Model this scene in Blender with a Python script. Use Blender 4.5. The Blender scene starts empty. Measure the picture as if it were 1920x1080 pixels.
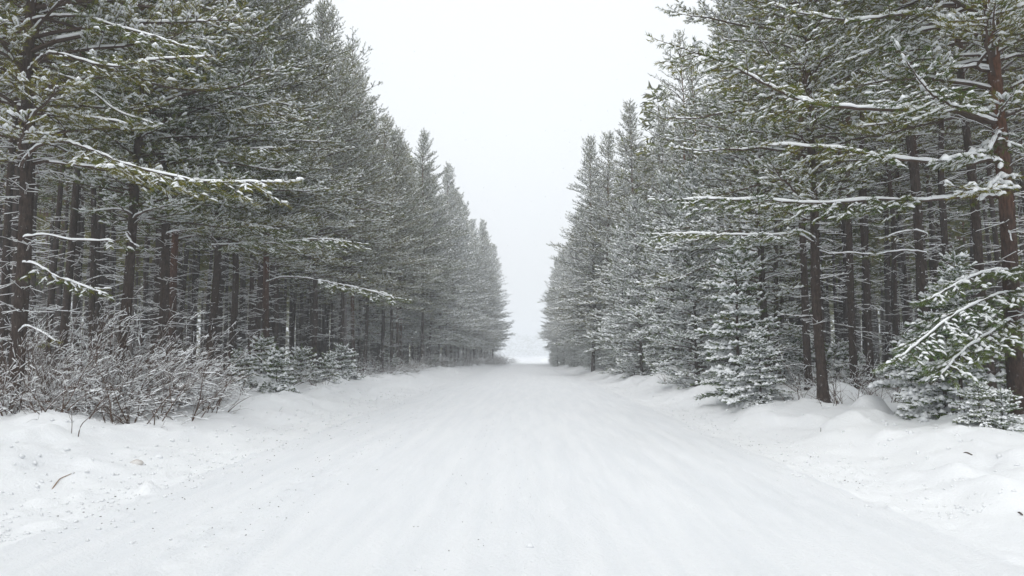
import bpy, math, random
import numpy as np
from mathutils import Vector, Matrix

R = math.radians
PI = math.pi
S = bpy.context.scene
COL = S.collection
rng = np.random.default_rng(7)
random.seed(7)

# ------------------------------------------------------------------ camera
CAM_H = 1.62
F_PX = 1387.0                      # focal length in pixels of the 1920 wide photograph
PITCH = math.atan(125 / F_PX)
YAW = math.atan(25 / F_PX)         # camera turned slightly left of the road direction
cam_d = bpy.data.cameras.new('camera')
cam_d.sensor_width = 36
cam_d.lens = 36 * F_PX / 1920
cam_d.clip_start = 0.1
cam_d.clip_end = 4000
cam = bpy.data.objects.new('camera', cam_d)
COL.objects.link(cam)
cam.location = (0, 0, CAM_H)
cam.rotation_euler = (PI / 2 + PITCH, 0, YAW)
S.camera = cam
_M = cam.rotation_euler.to_matrix()


def at(px, py, Y):
    """the point at world depth Y that the photograph shows at pixel (px, py)"""
    d = _M @ Vector(((px - 960) / F_PX, -(py - 540) / F_PX, -1))
    k = Y / d.y
    return Vector((d.x * k, Y, CAM_H + d.z * k))


# ------------------------------------------------------------------ light
SUN_EL, SUN_AZ = R(52), R(195)      # brightest part of the cloud deck: high behind the camera
w = bpy.data.worlds.new('World')
S.world = w
w.use_nodes = True
nt = w.node_tree
nt.nodes.clear()
out = nt.nodes.new('ShaderNodeOutputWorld')
bg = nt.nodes.new('ShaderNodeBackground')
sky = nt.nodes.new('ShaderNodeTexSky')
sky.sky_type = 'NISHITA'
sky.sun_disc = False
sky.sun_elevation = SUN_EL
sky.sun_rotation = SUN_AZ
sky.air_density = 1.0
sky.dust_density = 5.0
mx = nt.nodes.new('ShaderNodeMix')          # closed cloud deck over the clear sky
mx.data_type = 'RGBA'
mx.inputs['Factor'].default_value = 0.93
mx.inputs['B'].default_value = (11.7, 12.15, 12.6, 1)
nt.links.new(sky.outputs[0], mx.inputs['A'])
nt.links.new(mx.outputs['Result'], bg.inputs['Color'])
bg.inputs['Strength'].default_value = 0.074
nt.links.new(bg.outputs[0], out.inputs['Surface'])
sd = bpy.data.lights.new('sun', 'SUN')
sd.energy = 1.5
sd.angle = R(60)
sd.color = (1.0, 0.985, 0.96)
so = bpy.data.objects.new('sun', sd)
COL.objects.link(so)
so.rotation_euler = (PI / 2 - SUN_EL, 0, PI - SUN_AZ)
so.location = (0, 0, 60)

S.view_settings.view_transform = 'Standard'
S.view_settings.look = 'None'
S.view_settings.exposure = 0.36
S.view_settings.gamma = 1.0
S.view_settings.use_curve_mapping = False
cy = S.cycles
cy.max_bounces = 6
cy.diffuse_bounces = 4
cy.volume_bounces = 2
cy.transmission_bounces = 1
cy.glossy_bounces = 1
cy.use_denoising = True
cy.denoiser = 'OPENIMAGEDENOISE'
cy.denoising_input_passes = 'RGB_ALBEDO_NORMAL'
cy.denoising_prefilter = 'ACCURATE'


# ------------------------------------------------------------------ noise (numpy)
def _hash(ix, iy, seed):
    n = (ix.astype(np.int64) * 374761393 + iy.astype(np.int64) * 668265263 + seed * 1274126177) & 0x7fffffff
    n = ((n ^ (n >> 13)) * 1274126177) & 0x7fffffff
    return ((n ^ (n >> 16)) & 0xffff) / 65535.0 * 2 - 1


def vnoise(x, y, seed=0):
    x0, y0 = np.floor(x), np.floor(y)
    fx, fy = x - x0, y - y0
    fx, fy = fx * fx * (3 - 2 * fx), fy * fy * (3 - 2 * fy)
    x0, y0 = x0.astype(int), y0.astype(int)
    a, b = _hash(x0, y0, seed), _hash(x0 + 1, y0, seed)
    c, d = _hash(x0, y0 + 1, seed), _hash(x0 + 1, y0 + 1, seed)
    return (a * (1 - fx) + b * fx) * (1 - fy) + (c * (1 - fx) + d * fx) * fy


def fbm(x, y, seed=0, octv=4, gain=0.5):
    s, a, f = 0, 1.0, 1.0
    for i in range(octv):
        s = s + a * vnoise(x * f + 17.3 * i, y * f - 9.1 * i, seed + i)
        a *= gain
        f *= 2.03
    return s


def sstep(a, b, x):
    t = np.clip((x - a) / (b - a), 0, 1)
    return t * t * (3 - 2 * t)


# ------------------------------------------------------------------ the lie of the land
MOUNDS = [(7.05, 15.3, .36, .30, .30), (6.3, 32.0, 1.3, 1.1, .60), (-8.7, 20.5, .75, .7, .50), (-9.2, 25.2, .75, .7, .45),
          (8.0, 19.5, .8, .8, .50), (9.6, 12.6, 1.0, .8, .30), (6.0, 20.0, .5, .4, .16), (5.3, 17.0, .45, .4, .12),
          (-9.0, 15.5, 1.2, 1.0, .22), (7.2, 12.0, .8, .6, .10), (-8.2, 31, .8, .9, .3), (5.6, 13.2, .5, .4, .09),
          (8.2, 14.4, .5, .5, .16), (-7.3, 17.5, .5, .5, .12), (5.9, 24.5, .7, .8, .18), (-8.0, 12.3, .7, .6, .14)]
_pr = np.random.default_rng(3)
PITS = []
for _ in range(90):
    PITS.append((-_pr.uniform(4.3, 8.2), _pr.uniform(6.5, 22), _pr.uniform(.035, .10), _pr.uniform(.015, .05)))
for _ in range(60):
    PITS.append((_pr.uniform(3.8, 7.4), _pr.uniform(7.5, 26), _pr.uniform(.03, .09), _pr.uniform(.012, .04)))
for q in range(9):        # a line of prints up the left bank
    PITS.append((-6.9 + .12 * q + _pr.uniform(-.1, .1), 7.2 + .32 * q, .11, .055))
LUMPS = []
for _ in range(230):      # crumbs thrown up by the plough, most of them along the foot of the banks
    LUMPS.append((-4.75 + _pr.normal(0, .28) + .0 * _, _pr.uniform(7, 40), _pr.uniform(.03, .10), _pr.uniform(.02, .07)))
for _ in range(150):
    LUMPS.append((4.25 + _pr.normal(0, .22), _pr.uniform(8, 40), _pr.uniform(.03, .09), _pr.uniform(.02, .06)))
for _ in range(90):
    LUMPS.append((_pr.choice([-1, 1]) * _pr.uniform(5, 8), _pr.uniform(7, 30), _pr.uniform(.04, .13), _pr.uniform(.02, .07)))


def edge_l(y):
    return -4.75 + 0.006 * np.minimum(y, 220) + 0.18 * vnoise(y / 5.0, y * 0, 41)


def edge_r(y):
    return 4.05 - 0.002 * np.minimum(y, 220) + 0.16 * vnoise(y / 4.0, y * 0, 43)


def height(x, y, fine=True):
    x = np.asarray(x, float)
    y = np.asarray(y, float)
    dl = edge_l(y) - x
    dr = x - edge_r(y)
    d = np.maximum(dl, dr)
    side = (dl > dr)
    bl = sstep(-.1, 2.4, dl) * 0.46
    br = sstep(-0.1, 2.1, dr) * 0.44
    h = bl + br
    bank = sstep(0.0, 1.2, d)
    wood = sstep(3.0, 6.0, d)
    h += bank * (0.11 * fbm(x / 1.3, y / 1.6, 5, 4)) + wood * 0.16 * fbm(x / 4, y / 4, 9, 3)
    h += bank * (1 - wood) * 0.17 * np.maximum(0, fbm(x / 0.8, y / 0.9, 15, 3) - .15)
    # the road: packed snow, wheel tracks, a faint crown
    rd = 1 - sstep(-.3, .3, d)
    wob = 0.22 * vnoise(y / 11, y * 0, 51)
    tr = 0
    for xc, wd, dp in ((-3.35, .16, .018), (-2.05, .14, .024), (-1.72, .09, -.010), (-.62, .13, .020), (-.30, .13, .016), (.05, .08, -.010), (.95, .13, .020), (1.25, .1, .012), (2.45, .15, .024), (2.75, .08, -.012), (3.2, .12, .014)):
        tr = tr - dp * np.exp(-((x - xc - wob) / wd) ** 4)
    h += rd * (.75 * tr + 0.009 * fbm(x / .4, y / 1.6, 21, 5, .6))
    h += rd * 0.022 * np.exp(-((x + 2.75 - wob) / .35) ** 2) * fbm(x / .10, y / .14, 23, 2)
    if fine:
        h += rd * 0.009 * fbm(x / .13, y / .6, 25, 3) + bank * 0.016 * fbm(x / .25, y / .22, 27, 3)
        h += 0.018 * np.exp(-((d - .05) / .35) ** 2) * fbm(x / .13, y / .13, 31, 3)
    for (mx_, my_, rx, ry, mh) in MOUNDS:
        r2 = ((x - mx_) / rx) ** 2 + ((y - my_) / ry) ** 2
        h += mh * np.exp(-r2 * r2 * .8 - r2 * .4) * (1 + .1 * vnoise(x * 3, y * 3, 77))
    return h


def gz(x, y):
    return float(height(np.array([x]), np.array([y]), False)[0])


# ------------------------------------------------------------------ materials
def new_mat(name):
    m = bpy.data.materials.new(name)
    m.use_nodes = True
    n = m.node_tree.nodes
    return m, n, m.node_tree.links, n['Principled BSDF']


def N(n, t, **kw):
    x = n.new(t)
    for k, v in kw.items():
        if hasattr(x, k):
            setattr(x, k, v)
        else:
            x.inputs[k].default_value = v
    return x


def ramp(n, stops):
    r = n.new('ShaderNodeValToRGB')
    e = r.color_ramp.elements
    while len(e) < len(stops):
        e.new(0.5)
    for i, (p, c) in enumerate(stops):
        e[i].position = p
        e[i].color = (*c, 1)
    return r


def mat_snow(name, c1, c2, scale, bump, streak=False):
    m, n, l, b = new_mat(name)
    tc = N(n, 'ShaderNodeTexCoord')
    mp = N(n, 'ShaderNodeMapping')
    mp.inputs['Scale'].default_value = (1, .07, 1) if streak else (1, 1, 1)
    l.new(tc.outputs['Object'], mp.inputs[0])
    no = N(n, 'ShaderNodeTexNoise', Scale=scale, Detail=6.0, Roughness=.6)
    l.new(mp.outputs[0], no.inputs['Vector'])
    rp = ramp(n, [(.38, c1), (.62, c2)])
    l.new(no.outputs['Fac'], rp.inputs[0])
    l.new(rp.outputs[0], b.inputs['Base Color'])
    n2 = N(n, 'ShaderNodeTexNoise', Scale=28.0, Detail=8.0, Roughness=.65)
    l.new(tc.outputs['Object'], n2.inputs['Vector'])
    bm = N(n, 'ShaderNodeBump', Strength=bump, Distance=.02)
    l.new(n2.outputs['Fac'], bm.inputs['Height'])
    l.new(bm.outputs[0], b.inputs['Normal'])
    b.inputs['Roughness'].default_value = .75
    b.inputs['Specular IOR Level'].default_value = .15
    return m


def mat_plain(name, col, rough=.9, spec=.03):
    m, n, l, b = new_mat(name)
    b.inputs['Base Color'].default_value = (*col, 1)
    b.inputs['Roughness'].default_value = rough
    b.inputs['Specular IOR Level'].default_value = spec
    return m


M_ROAD = mat_snow('packed_road_snow', (.79, .81, .835), (.835, .85, .87), 4.0, 1.0, True)
M_BANK = mat_snow('bank_snow', (.83, .845, .865), (.87, .885, .90), .6, .8)
M_LOAD = mat_plain('branch_snow', (.91, .93, .95), .8, .05)


def mat_needles(name, dark, mid, warm):
    m, n, l, b = new_mat(name)
    tc = N(n, 'ShaderNodeTexCoord')
    oi = N(n, 'ShaderNodeObjectInfo')
    n1 = N(n, 'ShaderNodeTexNoise', Scale=.55, Detail=2.0)
    n2 = N(n, 'ShaderNodeTexNoise', Scale=9.0, Detail=3.0)
    l.new(tc.outputs['Object'], n1.inputs['Vector'])
    l.new(tc.outputs['Object'], n2.inputs['Vector'])
    a = N(n, 'ShaderNodeMath', operation='MULTIPLY_ADD')
    l.new(n1.outputs['Fac'], a.inputs[0])
    a.inputs[1].default_value = .6
    l.new(n2.outputs['Fac'], a.inputs[2])
    a2 = N(n, 'ShaderNodeMath', operation='MULTIPLY_ADD')
    l.new(oi.outputs['Random'], a2.inputs[0])
    a2.inputs[1].default_value = .22
    l.new(a.outputs[0], a2.inputs[2])
    rp = ramp(n, [(.60, dark), (.84, mid), (.99, warm)])
    l.new(a2.outputs[0], rp.inputs[0])
    l.new(rp.outputs[0], b.inputs['Base Color'])
    b.inputs['Roughness'].default_value = .8
    b.inputs['Specular IOR Level'].default_value = .06
    return m


M_NEEDLE = mat_needles('pine_needles', (.036, .066, .015), (.088, .120, .020), (.18, .165, .024))
M_SPRUCE = mat_needles('spruce_needles', (.040, .078, .026), (.074, .122, .034), (.12, .155, .035))


def mat_bark(name, low, high, z0, z1, frost=.5):
    m, n, l, b = new_mat(name)
    tc = N(n, 'ShaderNodeTexCoord')
    sx = N(n, 'ShaderNodeSeparateXYZ')
    l.new(tc.outputs['Object'], sx.inputs[0])
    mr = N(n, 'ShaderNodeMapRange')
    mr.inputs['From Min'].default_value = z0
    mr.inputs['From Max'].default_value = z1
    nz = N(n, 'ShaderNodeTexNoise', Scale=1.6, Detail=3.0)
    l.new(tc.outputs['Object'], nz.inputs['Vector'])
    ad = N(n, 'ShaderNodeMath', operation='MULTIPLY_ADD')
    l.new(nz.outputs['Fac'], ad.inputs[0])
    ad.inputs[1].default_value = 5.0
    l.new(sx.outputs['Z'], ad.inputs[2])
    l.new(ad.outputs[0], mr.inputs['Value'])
    mp = N(n, 'ShaderNodeMapping')
    mp.inputs['Scale'].default_value = (16, 16, 4.5)
    l.new(tc.outputs['Object'], mp.inputs[0])
    vo = N(n, 'ShaderNodeTexVoronoi', feature='DISTANCE_TO_EDGE', Scale=1.6)
    l.new(mp.outputs[0], vo.inputs['Vector'])
    nf = N(n, 'ShaderNodeTexNoise', Scale=2.0, Detail=6.0)
    l.new(mp.outputs[0], nf.inputs['Vector'])
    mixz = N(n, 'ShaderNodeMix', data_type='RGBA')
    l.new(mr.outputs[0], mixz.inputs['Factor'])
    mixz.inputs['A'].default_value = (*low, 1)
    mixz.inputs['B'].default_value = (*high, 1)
    mul = N(n, 'ShaderNodeMix', data_type='RGBA', blend_type='MULTIPLY')
    mul.inputs['Factor'].default_value = 1.0
    l.new(mixz.outputs['Result'], mul.inputs['A'])
    rp = ramp(n, [(.3, (.45, .45, .45)), (.7, (1.35, 1.3, 1.25))])
    l.new(nf.outputs['Fac'], rp.inputs[0])
    l.new(rp.outputs[0], mul.inputs['B'])
    # wind-blown snow caught in the bark
    ns = N(n, 'ShaderNodeTexNoise', Scale=7.0, Detail=8.0, Roughness=.75)
    l.new(tc.outputs['Object'], ns.inputs['Vector'])
    rs = ramp(n, [(.60, (0, 0, 0)), (.70, (frost, frost, frost))])
    l.new(ns.outputs['Fac'], rs.inputs[0])
    fin = N(n, 'ShaderNodeMix', data_type='RGBA')
    l.new(rs.outputs[0], fin.inputs['Factor'])
    l.new(mul.outputs['Result'], fin.inputs['A'])
    fin.inputs['B'].default_value = (.8, .82, .85, 1)
    l.new(fin.outputs['Result'], b.inputs['Base Color'])
    bm = N(n, 'ShaderNodeBump', Strength=.9, Distance=.02)
    l.new(vo.outputs['Distance'], bm.inputs['Height'])
    l.new(bm.outputs[0], b.inputs['Normal'])
    b.inputs['Roughness'].default_value = .95
    b.inputs['Specular IOR Level'].default_value = .03
    return m


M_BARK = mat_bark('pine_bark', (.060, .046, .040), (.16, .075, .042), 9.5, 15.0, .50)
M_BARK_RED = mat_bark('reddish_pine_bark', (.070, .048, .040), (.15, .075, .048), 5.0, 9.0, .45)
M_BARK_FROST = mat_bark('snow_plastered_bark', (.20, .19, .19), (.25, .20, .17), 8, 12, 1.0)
M_TWIG = mat_plain('twig_bark', (.085, .060, .048))
M_BUSH = mat_plain('bush_bark', (.095, .062, .045))


# ------------------------------------------------------------------ mesh building from templates
class MB:
    def __init__(s):
        s.v, s.f, s.m, s.n = [], [], [], 0

    def add(s, v, f, mat=0):
        v = np.asarray(v, np.float32).reshape(-1, 3)
        s.v.append(v)
        f = np.asarray(f, np.int32).reshape(-1, 3)
        s.f.append(f + s.n)
        s.m.append(np.full(len(f), mat, np.int32))
        s.n += len(v)

    def inst(s, V, F, mat=0):
        """V: (k, nv, 3) vertices of k copies, F: (nf, 3) faces of one"""
        k, nv = V.shape[:2]
        if not k:
            return
        f = F[None] + (np.arange(k) * nv)[:, None, None]
        s.add(V.reshape(-1, 3), f.reshape(-1, 3), mat)

    def arrays(s):
        if not s.v:
            return np.zeros((0, 3), np.float32), np.zeros((0, 3), np.int32), np.zeros(0, np.int32)
        return np.concatenate(s.v), np.concatenate(s.f), np.concatenate(s.m)

    def mesh(s, name, mats, smooth=True):
        v, f, mi = s.arrays()
        me = bpy.data.meshes.new(name)
        me.vertices.add(len(v))
        me.vertices.foreach_set('co', v.ravel())
        me.loops.add(f.size)
        me.loops.foreach_set('vertex_index', f.ravel())
        me.polygons.add(len(f))
        me.polygons.foreach_set('loop_start', np.arange(len(f), dtype=np.int32) * 3)
        me.polygons.foreach_set('material_index', mi)
        me.polygons.foreach_set('use_smooth', np.full(len(f), smooth))
        for m in mats:
            me.materials.append(m)
        me.update(calc_edges=True)
        return me


def unit(v):
    return v / np.maximum(np.linalg.norm(v, axis=-1, keepdims=True), 1e-9)


UP = np.array([0, 0, 1.0])


def frame(d):
    """side and up vectors of each direction; up is as near to world up as may be"""
    ref = np.where(np.abs(d[:, 2:3]) > .98, np.array([[1.0, 0, 0]]), UP[None])
    side = unit(np.cross(d, ref))
    up = np.cross(side, d)
    return side, up


def add_segs(mb, p0, p1, r0, r1, n=3, mat=0):
    if not len(p0):
        return
    d = unit(p1 - p0)
    s, u = frame(d)
    V = []
    for p, r in ((p0, r0), (p1, r1)):
        for k in range(n):
            a = 2 * PI * k / n + PI / 2
            V.append(p + (s * math.cos(a) + u * math.sin(a)) * r[:, None])
    V = np.stack(V, 1)
    F = []
    for k in range(n):
        j = (k + 1) % n
        F += [(k, n + k, n + j), (k, n + j, j)]
    mb.inst(V, np.array(F), mat)


def add_snow(mb, p0, p1, w, h, lift, mat=0, ends=.25):
    """a soft ridge of snow lying on each stretch p0-p1"""
    if not len(p0):
        return
    d = unit(p1 - p0)
    s, _ = frame(d)
    L = np.linalg.norm(p1 - p0, axis=1)[:, None]
    w, h, lift = w[:, None], h[:, None], lift[:, None]
    a = p0 + UP * lift
    b = p1 + UP * lift
    e = L * ends
    c0 = a + d * e * .6
    c1 = b - d * e * .6
    j = (rng.random((len(p0), 2)) * .5 + .75)
    V = np.stack([a - UP * h * .2, c0 + s * w * j[:, :1], c0 + UP * h * j[:, 1:], c0 - s * w * j[:, 1:],
                  c1 + s * w * j[:, 1:], c1 + UP * h * j[:, :1], c1 - s * w * j[:, :1], b - UP * h * .2], 1)
    F = np.array([(0, 1, 2), (0, 2, 3), (1, 4, 5), (1, 5, 2), (2, 5, 6), (2, 6, 3), (7, 5, 4), (7, 6, 5), (0, 3, 1), (7, 4, 6), (1, 3, 6), (1, 6, 4)])
    mb.inst(V, F, mat)


def add_brush(mb, p, d, L, rad, wid, n=7, mat=0):
    """needles standing off each shoot: p start, d direction, L length"""
    k = len(p)
    if not k:
        return
    s, u = frame(d)
    V = []
    for i in range(n):
        t = (i + .3) / n
        a = rng.random(k) * 2 * PI
        ra = s * np.cos(a)[:, None] + u * np.sin(a)[:, None]
        ta = -s * np.sin(a)[:, None] + u * np.cos(a)[:, None]
        base = p + d * (L * t)[:, None]
        tip = base + (ra * .75 + d * .75) * (rad * rng.uniform(.75, 1.2, k))[:, None]
        ww = (wid * .5)[:, None]
        V += [base - d * ww + ta * ww * .5, base + d * ww - ta * ww * .5, tip]
    V = np.stack(V, 1)
    F = np.arange(3 * n).reshape(-1, 3)
    mb.inst(V, F, mat)


# ------------------------------------------------------------------ object helpers
def link(name, data, parent=None):
    o = bpy.data.objects.new(name, data)
    COL.objects.link(o)
    if parent is not None:
        o.parent = parent
    return o


def tag(o, label=None, cat=None, group=None, kind=None):
    for k, v in (('label', label), ('category', cat), ('group', group), ('kind', kind)):
        if v:
            o[k] = v
    return o


def thing(name, loc, label, cat, group=None, rz=0, sc=1, tilt=(0, 0)):
    o = link(name, None)
    o.empty_display_size = .3
    o.location = loc
    o.rotation_euler = (tilt[0], tilt[1], rz)
    o.scale = (sc, sc, sc)
    return tag(o, label, cat, group)


def place(proto, name, loc, label, cat, group=None, rz=0, sc=1, tilt=(0, 0), bark=None):
    """a tree or bush and each of its parts; parts share mesh data between copies"""
    t = thing(name, loc, label, cat, group, rz, sc, tilt)
    for pn, me in proto:
        o = link(pn, me, t)
        if pn in ('snow_load', 'stems'):
            o['kind'] = 'stuff'
    return t


# ------------------------------------------------------------------ ground
def grid_obj(name, xs, ys, mat, kind='structure', parent=None):
    X, Y = np.meshgrid(xs, ys)
    XX = X.copy()
    Z = height(XX, Y)
    for arr, sgn in ((PITS, -1), (LUMPS, 1)):
        for (px, py, r, dp) in arr:
            if px < xs[0] - .3 or px > xs[-1] + .3:
                continue
            j0, j1 = np.searchsorted(ys, (py - 3 * r, py + 3 * r))
            i0, i1 = np.searchsorted(xs, (px - 3 * r, px + 3 * r))
            if j1 <= j0 or i1 <= i0:
                continue
            x_, y_ = X[j0:j1, i0:i1], Y[j0:j1, i0:i1]
            r2 = ((x_ - px) ** 2 + (y_ - py) ** 2) / (r * r)
            Z[j0:j1, i0:i1] += sgn * dp * np.exp(-r2 ** 1.5)
    ny, nx = X.shape
    v = np.stack([X, Y, Z], -1).reshape(-1, 3).astype(np.float32)
    i = np.arange(nx - 1)[None] + np.arange(ny - 1)[:, None] * nx
    q = np.stack([i, i + 1, i + nx + 1, i + nx], -1).reshape(-1, 4)
    me = bpy.data.meshes.new(name)
    me.vertices.add(len(v))
    me.vertices.foreach_set('co', v.ravel())
    me.loops.add(q.size)
    me.loops.foreach_set('vertex_index', q.ravel().astype(np.int32))
    me.polygons.add(len(q))
    me.polygons.foreach_set('loop_start', np.arange(len(q), dtype=np.int32) * 4)
    me.polygons.foreach_set('use_smooth', np.full(len(q), True))
    me.materials.append(mat)
    me.update(calc_edges=True)
    o = link(name, me, parent)
    o['kind'] = kind
    return o


def yrows(first, last, k, mn):
    y, r = first, []
    while y < last:
        r.append(y)
        y += max(mn, abs(y) * k)
    r.append(last)
    return r


YS = np.array([-60, -40, -25, -15, -10, -6, -3, -1, 0, 1, 2, 2.5] + yrows(3.0, 1200, .0125, .04))
road_x = np.linspace(-4.4, 3.8, 190)
bank_lx = np.concatenate([-np.geomspace(11, 1200, 34)[::-1], np.linspace(-10.9, -4.4, 130)])
bank_rx = np.concatenate([np.linspace(3.8, 9.9, 125), np.geomspace(10, 1200, 34)])
grid_obj('road', road_x, YS, M_ROAD)
grid_obj('snow_bank', bank_lx, YS, M_BANK)
grid_obj('snow_bank', bank_rx, YS, M_BANK)


# ------------------------------------------------------------------ trees
def trunk_mesh(name, H, r0, seed, bark, wob=.10, sides=9, snow_side=None):
    rg = np.random.default_rng(seed)
    zs = np.concatenate([[-.5, 0, .15, .4], np.arange(.9, H, .7), [H]])
    ph = rg.uniform(0, 6, 4)
    mb = MB()
    V = []
    for z in zs:
        t = max(z, 0) / H
        r = r0 * (1 - t) ** .85 + .006
        r *= 1 + .35 * math.exp(-max(z, 0) / .25)
        cx, cyy = trunk_axis(z, H, ph, wob)
        for k in range(sides):
            a = 2 * PI * k / sides
            rr = r * (1 + .06 * math.sin(3 * a + z * 1.7 + ph[0]))
            V.append((cx + rr * math.cos(a), cyy + rr * math.sin(a), z))
    F = []
    for i in range(len(zs) - 1):
        for k in range(sides):
            j = (k + 1) % sides
            a, b, c, d = i * sides + k, i * sides + j, (i + 1) * sides + j, (i + 1) * sides + k
            F += [(a, b, c), (a, c, d)]
    mb.add(V, F)
    me = mb.mesh(name, [bark])
    me['axis'] = [H, wob, *map(float, ph)]
    return me, ph


def trunk_axis(z, H, ph, wob):
    z = max(z, 0)
    return (wob * (math.sin(z * .35 + ph[0]) - math.sin(ph[0])) + .3 * wob * (math.sin(z * 1.1 + ph[2]) - math.sin(ph[2])),
            wob * (math.sin(z * .3 + ph[1]) - math.sin(ph[1])))


def branch_path(rg, o, az, L, e0, emid, etip, n=8, swing=.25):
    """points along one limb that leaves at elevation e0, sags to emid and turns to etip"""
    pts = [np.array(o, float)]
    a = az
    sw = rg.uniform(-swing, swing)
    for i in range(n):
        s = (i + .5) / n
        e = (e0 * (1 - s) ** 2 + 2 * emid * s * (1 - s) + etip * s * s)
        a = az + sw * s + rg.uniform(-.14, .14)
        e += rg.uniform(-.12, .12)
        d = np.array([math.cos(a) * math.cos(e), math.sin(a) * math.cos(e), math.sin(e)])
        pts.append(pts[-1] + d * L / n)
    return np.array(pts)


class Foliage:
    """collects limbs, twigs and shoots and turns them into the crown mesh and the snow mesh"""

    def __init__(s, seed):
        s.rg = np.random.default_rng(seed)
        s.w = []      # wood: p0 p1 r0 r1
        s.sn = []     # snow on wood: p0 p1 w h lift
        s.sh = []     # shoots: p d L
        s.ssc = []    # snow scale of each shoot
        s.pad = 0
        s.padw = .035

    def limb(s, pts, r0, bare=.25, spacing=.13, blen=.42, shoot=.13, shsp=.085, snow=1.0, flat=.25, bmax=.85, wood_snow=True):
        rg = s.rg
        n = len(pts) - 1
        L = np.linalg.norm(np.diff(pts, axis=0), axis=1).sum()
        rr = r0 * (1 - np.linspace(0, 1, n + 1)) ** .8 + .004
        for i in range(n):
            s.w.append((pts[i], pts[i + 1], rr[i], rr[i + 1]))
            if wood_snow:
                d = pts[i + 1] - pts[i]
                hz = math.hypot(d[0], d[1]) / (np.linalg.norm(d) + 1e-9)
                if rg.random() < .6:
                    q = rr[i]
                    s.sn.append((pts[i], pts[i + 1] + d * .12, (q * .95 + .006) * hz, (q * 1.1 + .016) * hz * snow, q * .55))
        t = bare
        sd = 1 if rg.random() < .5 else -1
        while t < 1.0:
            x = t * n
            i = min(int(x), n - 1)
            f = x - i
            p = pts[i] * (1 - f) + pts[i + 1] * f
            d = unit(pts[i + 1] - pts[i])
            side = unit(np.cross(d, UP))
            sd = -sd
            a = rg.uniform(.65, 1.05)
            bl = min(bmax, L * blen * (.35 + .65 * (1 - t) / (1 - bare + 1e-6)) * rg.uniform(.6, 1.15))
            bl = max(bl, shoot * 1.2)
            bd = unit(d * math.cos(a) + side * sd * math.sin(a) + UP * rg.uniform(-.12 if flat > 0 else -.55, flat))
            s.twig(p, bd, bl, shoot, shsp, snow, flat)
            t += spacing / L * rg.uniform(.7, 1.3)
        s.twig(pts[-1], unit(pts[-1] - pts[-2]), max(.18, L * .1), shoot, shsp, snow, flat)

    def twig(s, p, d, L, shoot, shsp, snow, flat):
        rg = s.rg
        q = p + d * L * .55 + UP * 0
        d2 = unit(d + UP * rg.uniform(-.05, .22))
        e = q + d2 * L * .45
        s.w.append((p, q, .006 + L * .004, .005))
        s.w.append((q, e, .005, .003))
        if s.pad and rg.random() < s.pad:
            m = max(2, int(L / .11))
            for k in range(m):
                if rg.random() < .22:
                    continue
                ta, tb = k / m, min(1.06, (k + rg.uniform(.9, 1.5)) / m)
                g = rg.uniform(.55, 1.5) * s.padw
                A_, B_ = (p + (q - p) * (t_ / .55) if t_ < .55 else q + (e - q) * ((t_ - .55) / .45) for t_ in (ta, tb))
                jt = rg.normal(0, .010, 3)
                s.sn.append((A_ + jt, B_ + jt * .5 + UP * rg.uniform(-.02, .02), g, g * .95, .010))
        n = max(2, int(L / shsp))
        side = unit(np.cross(d, UP))
        for k in range(n + 1):
            t = .12 + .88 * k / n
            b = p + (q - p) * (t / .55) if t < .55 else q + (e - q) * ((t - .55) / .45)
            dd = d if t < .55 else d2
            if k == n:
                sd = unit(dd + UP * .15)
            else:
                a = rg.uniform(.5, 1.0) * (1 if k % 2 else -1)
                sd = unit(dd * math.cos(a) + side * math.sin(a) + UP * rg.uniform(-.3 if flat > 0 else -.4, flat + .25))
            s.sh.append((b, sd, shoot * rg.uniform(.7, 1.25)))
            s.ssc.append(snow)

    def meshes(s, nm, needle, brush_n=9, brush_r=.068, brush_w=.024, snow_p=.52, snow_w=.028, snow_h=.028, big=.28):
        mb, ms = MB(), MB()
        P0 = np.array([a[0] for a in s.w]); P1 = np.array([a[1] for a in s.w])
        add_segs(mb, P0, P1, np.array([a[2] for a in s.w]), np.array([a[3] for a in s.w]), 3, 1)
        if s.sn:
            A = s.sn
            add_snow(ms, np.array([a[0] for a in A]), np.array([a[1] for a in A]), np.array([a[2] for a in A]),
                     np.array([a[3] for a in A]), np.array([a[4] for a in A]), ends=.12)
        if s.sh:
            p = np.array([a[0] for a in s.sh]); d = np.array([a[1] for a in s.sh]); L = np.array([a[2] for a in s.sh])
            add_brush(mb, p, d, L, np.full(len(p), brush_r), np.full(len(p), brush_w), brush_n, 0)
            sc = np.array(s.ssc)
            keep = rng.random(len(p)) < snow_p * np.minimum(sc, 1.2)
            p, d, L, sc = p[keep], d[keep], L[keep], sc[keep]
            hz = np.sqrt(np.maximum(1 - d[:, 2] ** 2, .05))
            g = rng.uniform(.55, 1.25, len(p)) * np.where(rng.random(len(p)) < big, 1.7, 1.0) * sc
            add_snow(ms, p - d * .01, p + d * (L + .03 * g)[:, None], snow_w * g * hz, snow_h * g * hz, np.full(len(p), brush_r * .22), ends=.45)
        return mb.mesh(nm + '_crown', [needle, M_TWIG], False), ms.mesh(nm + '_snow', [M_LOAD], True)


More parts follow.
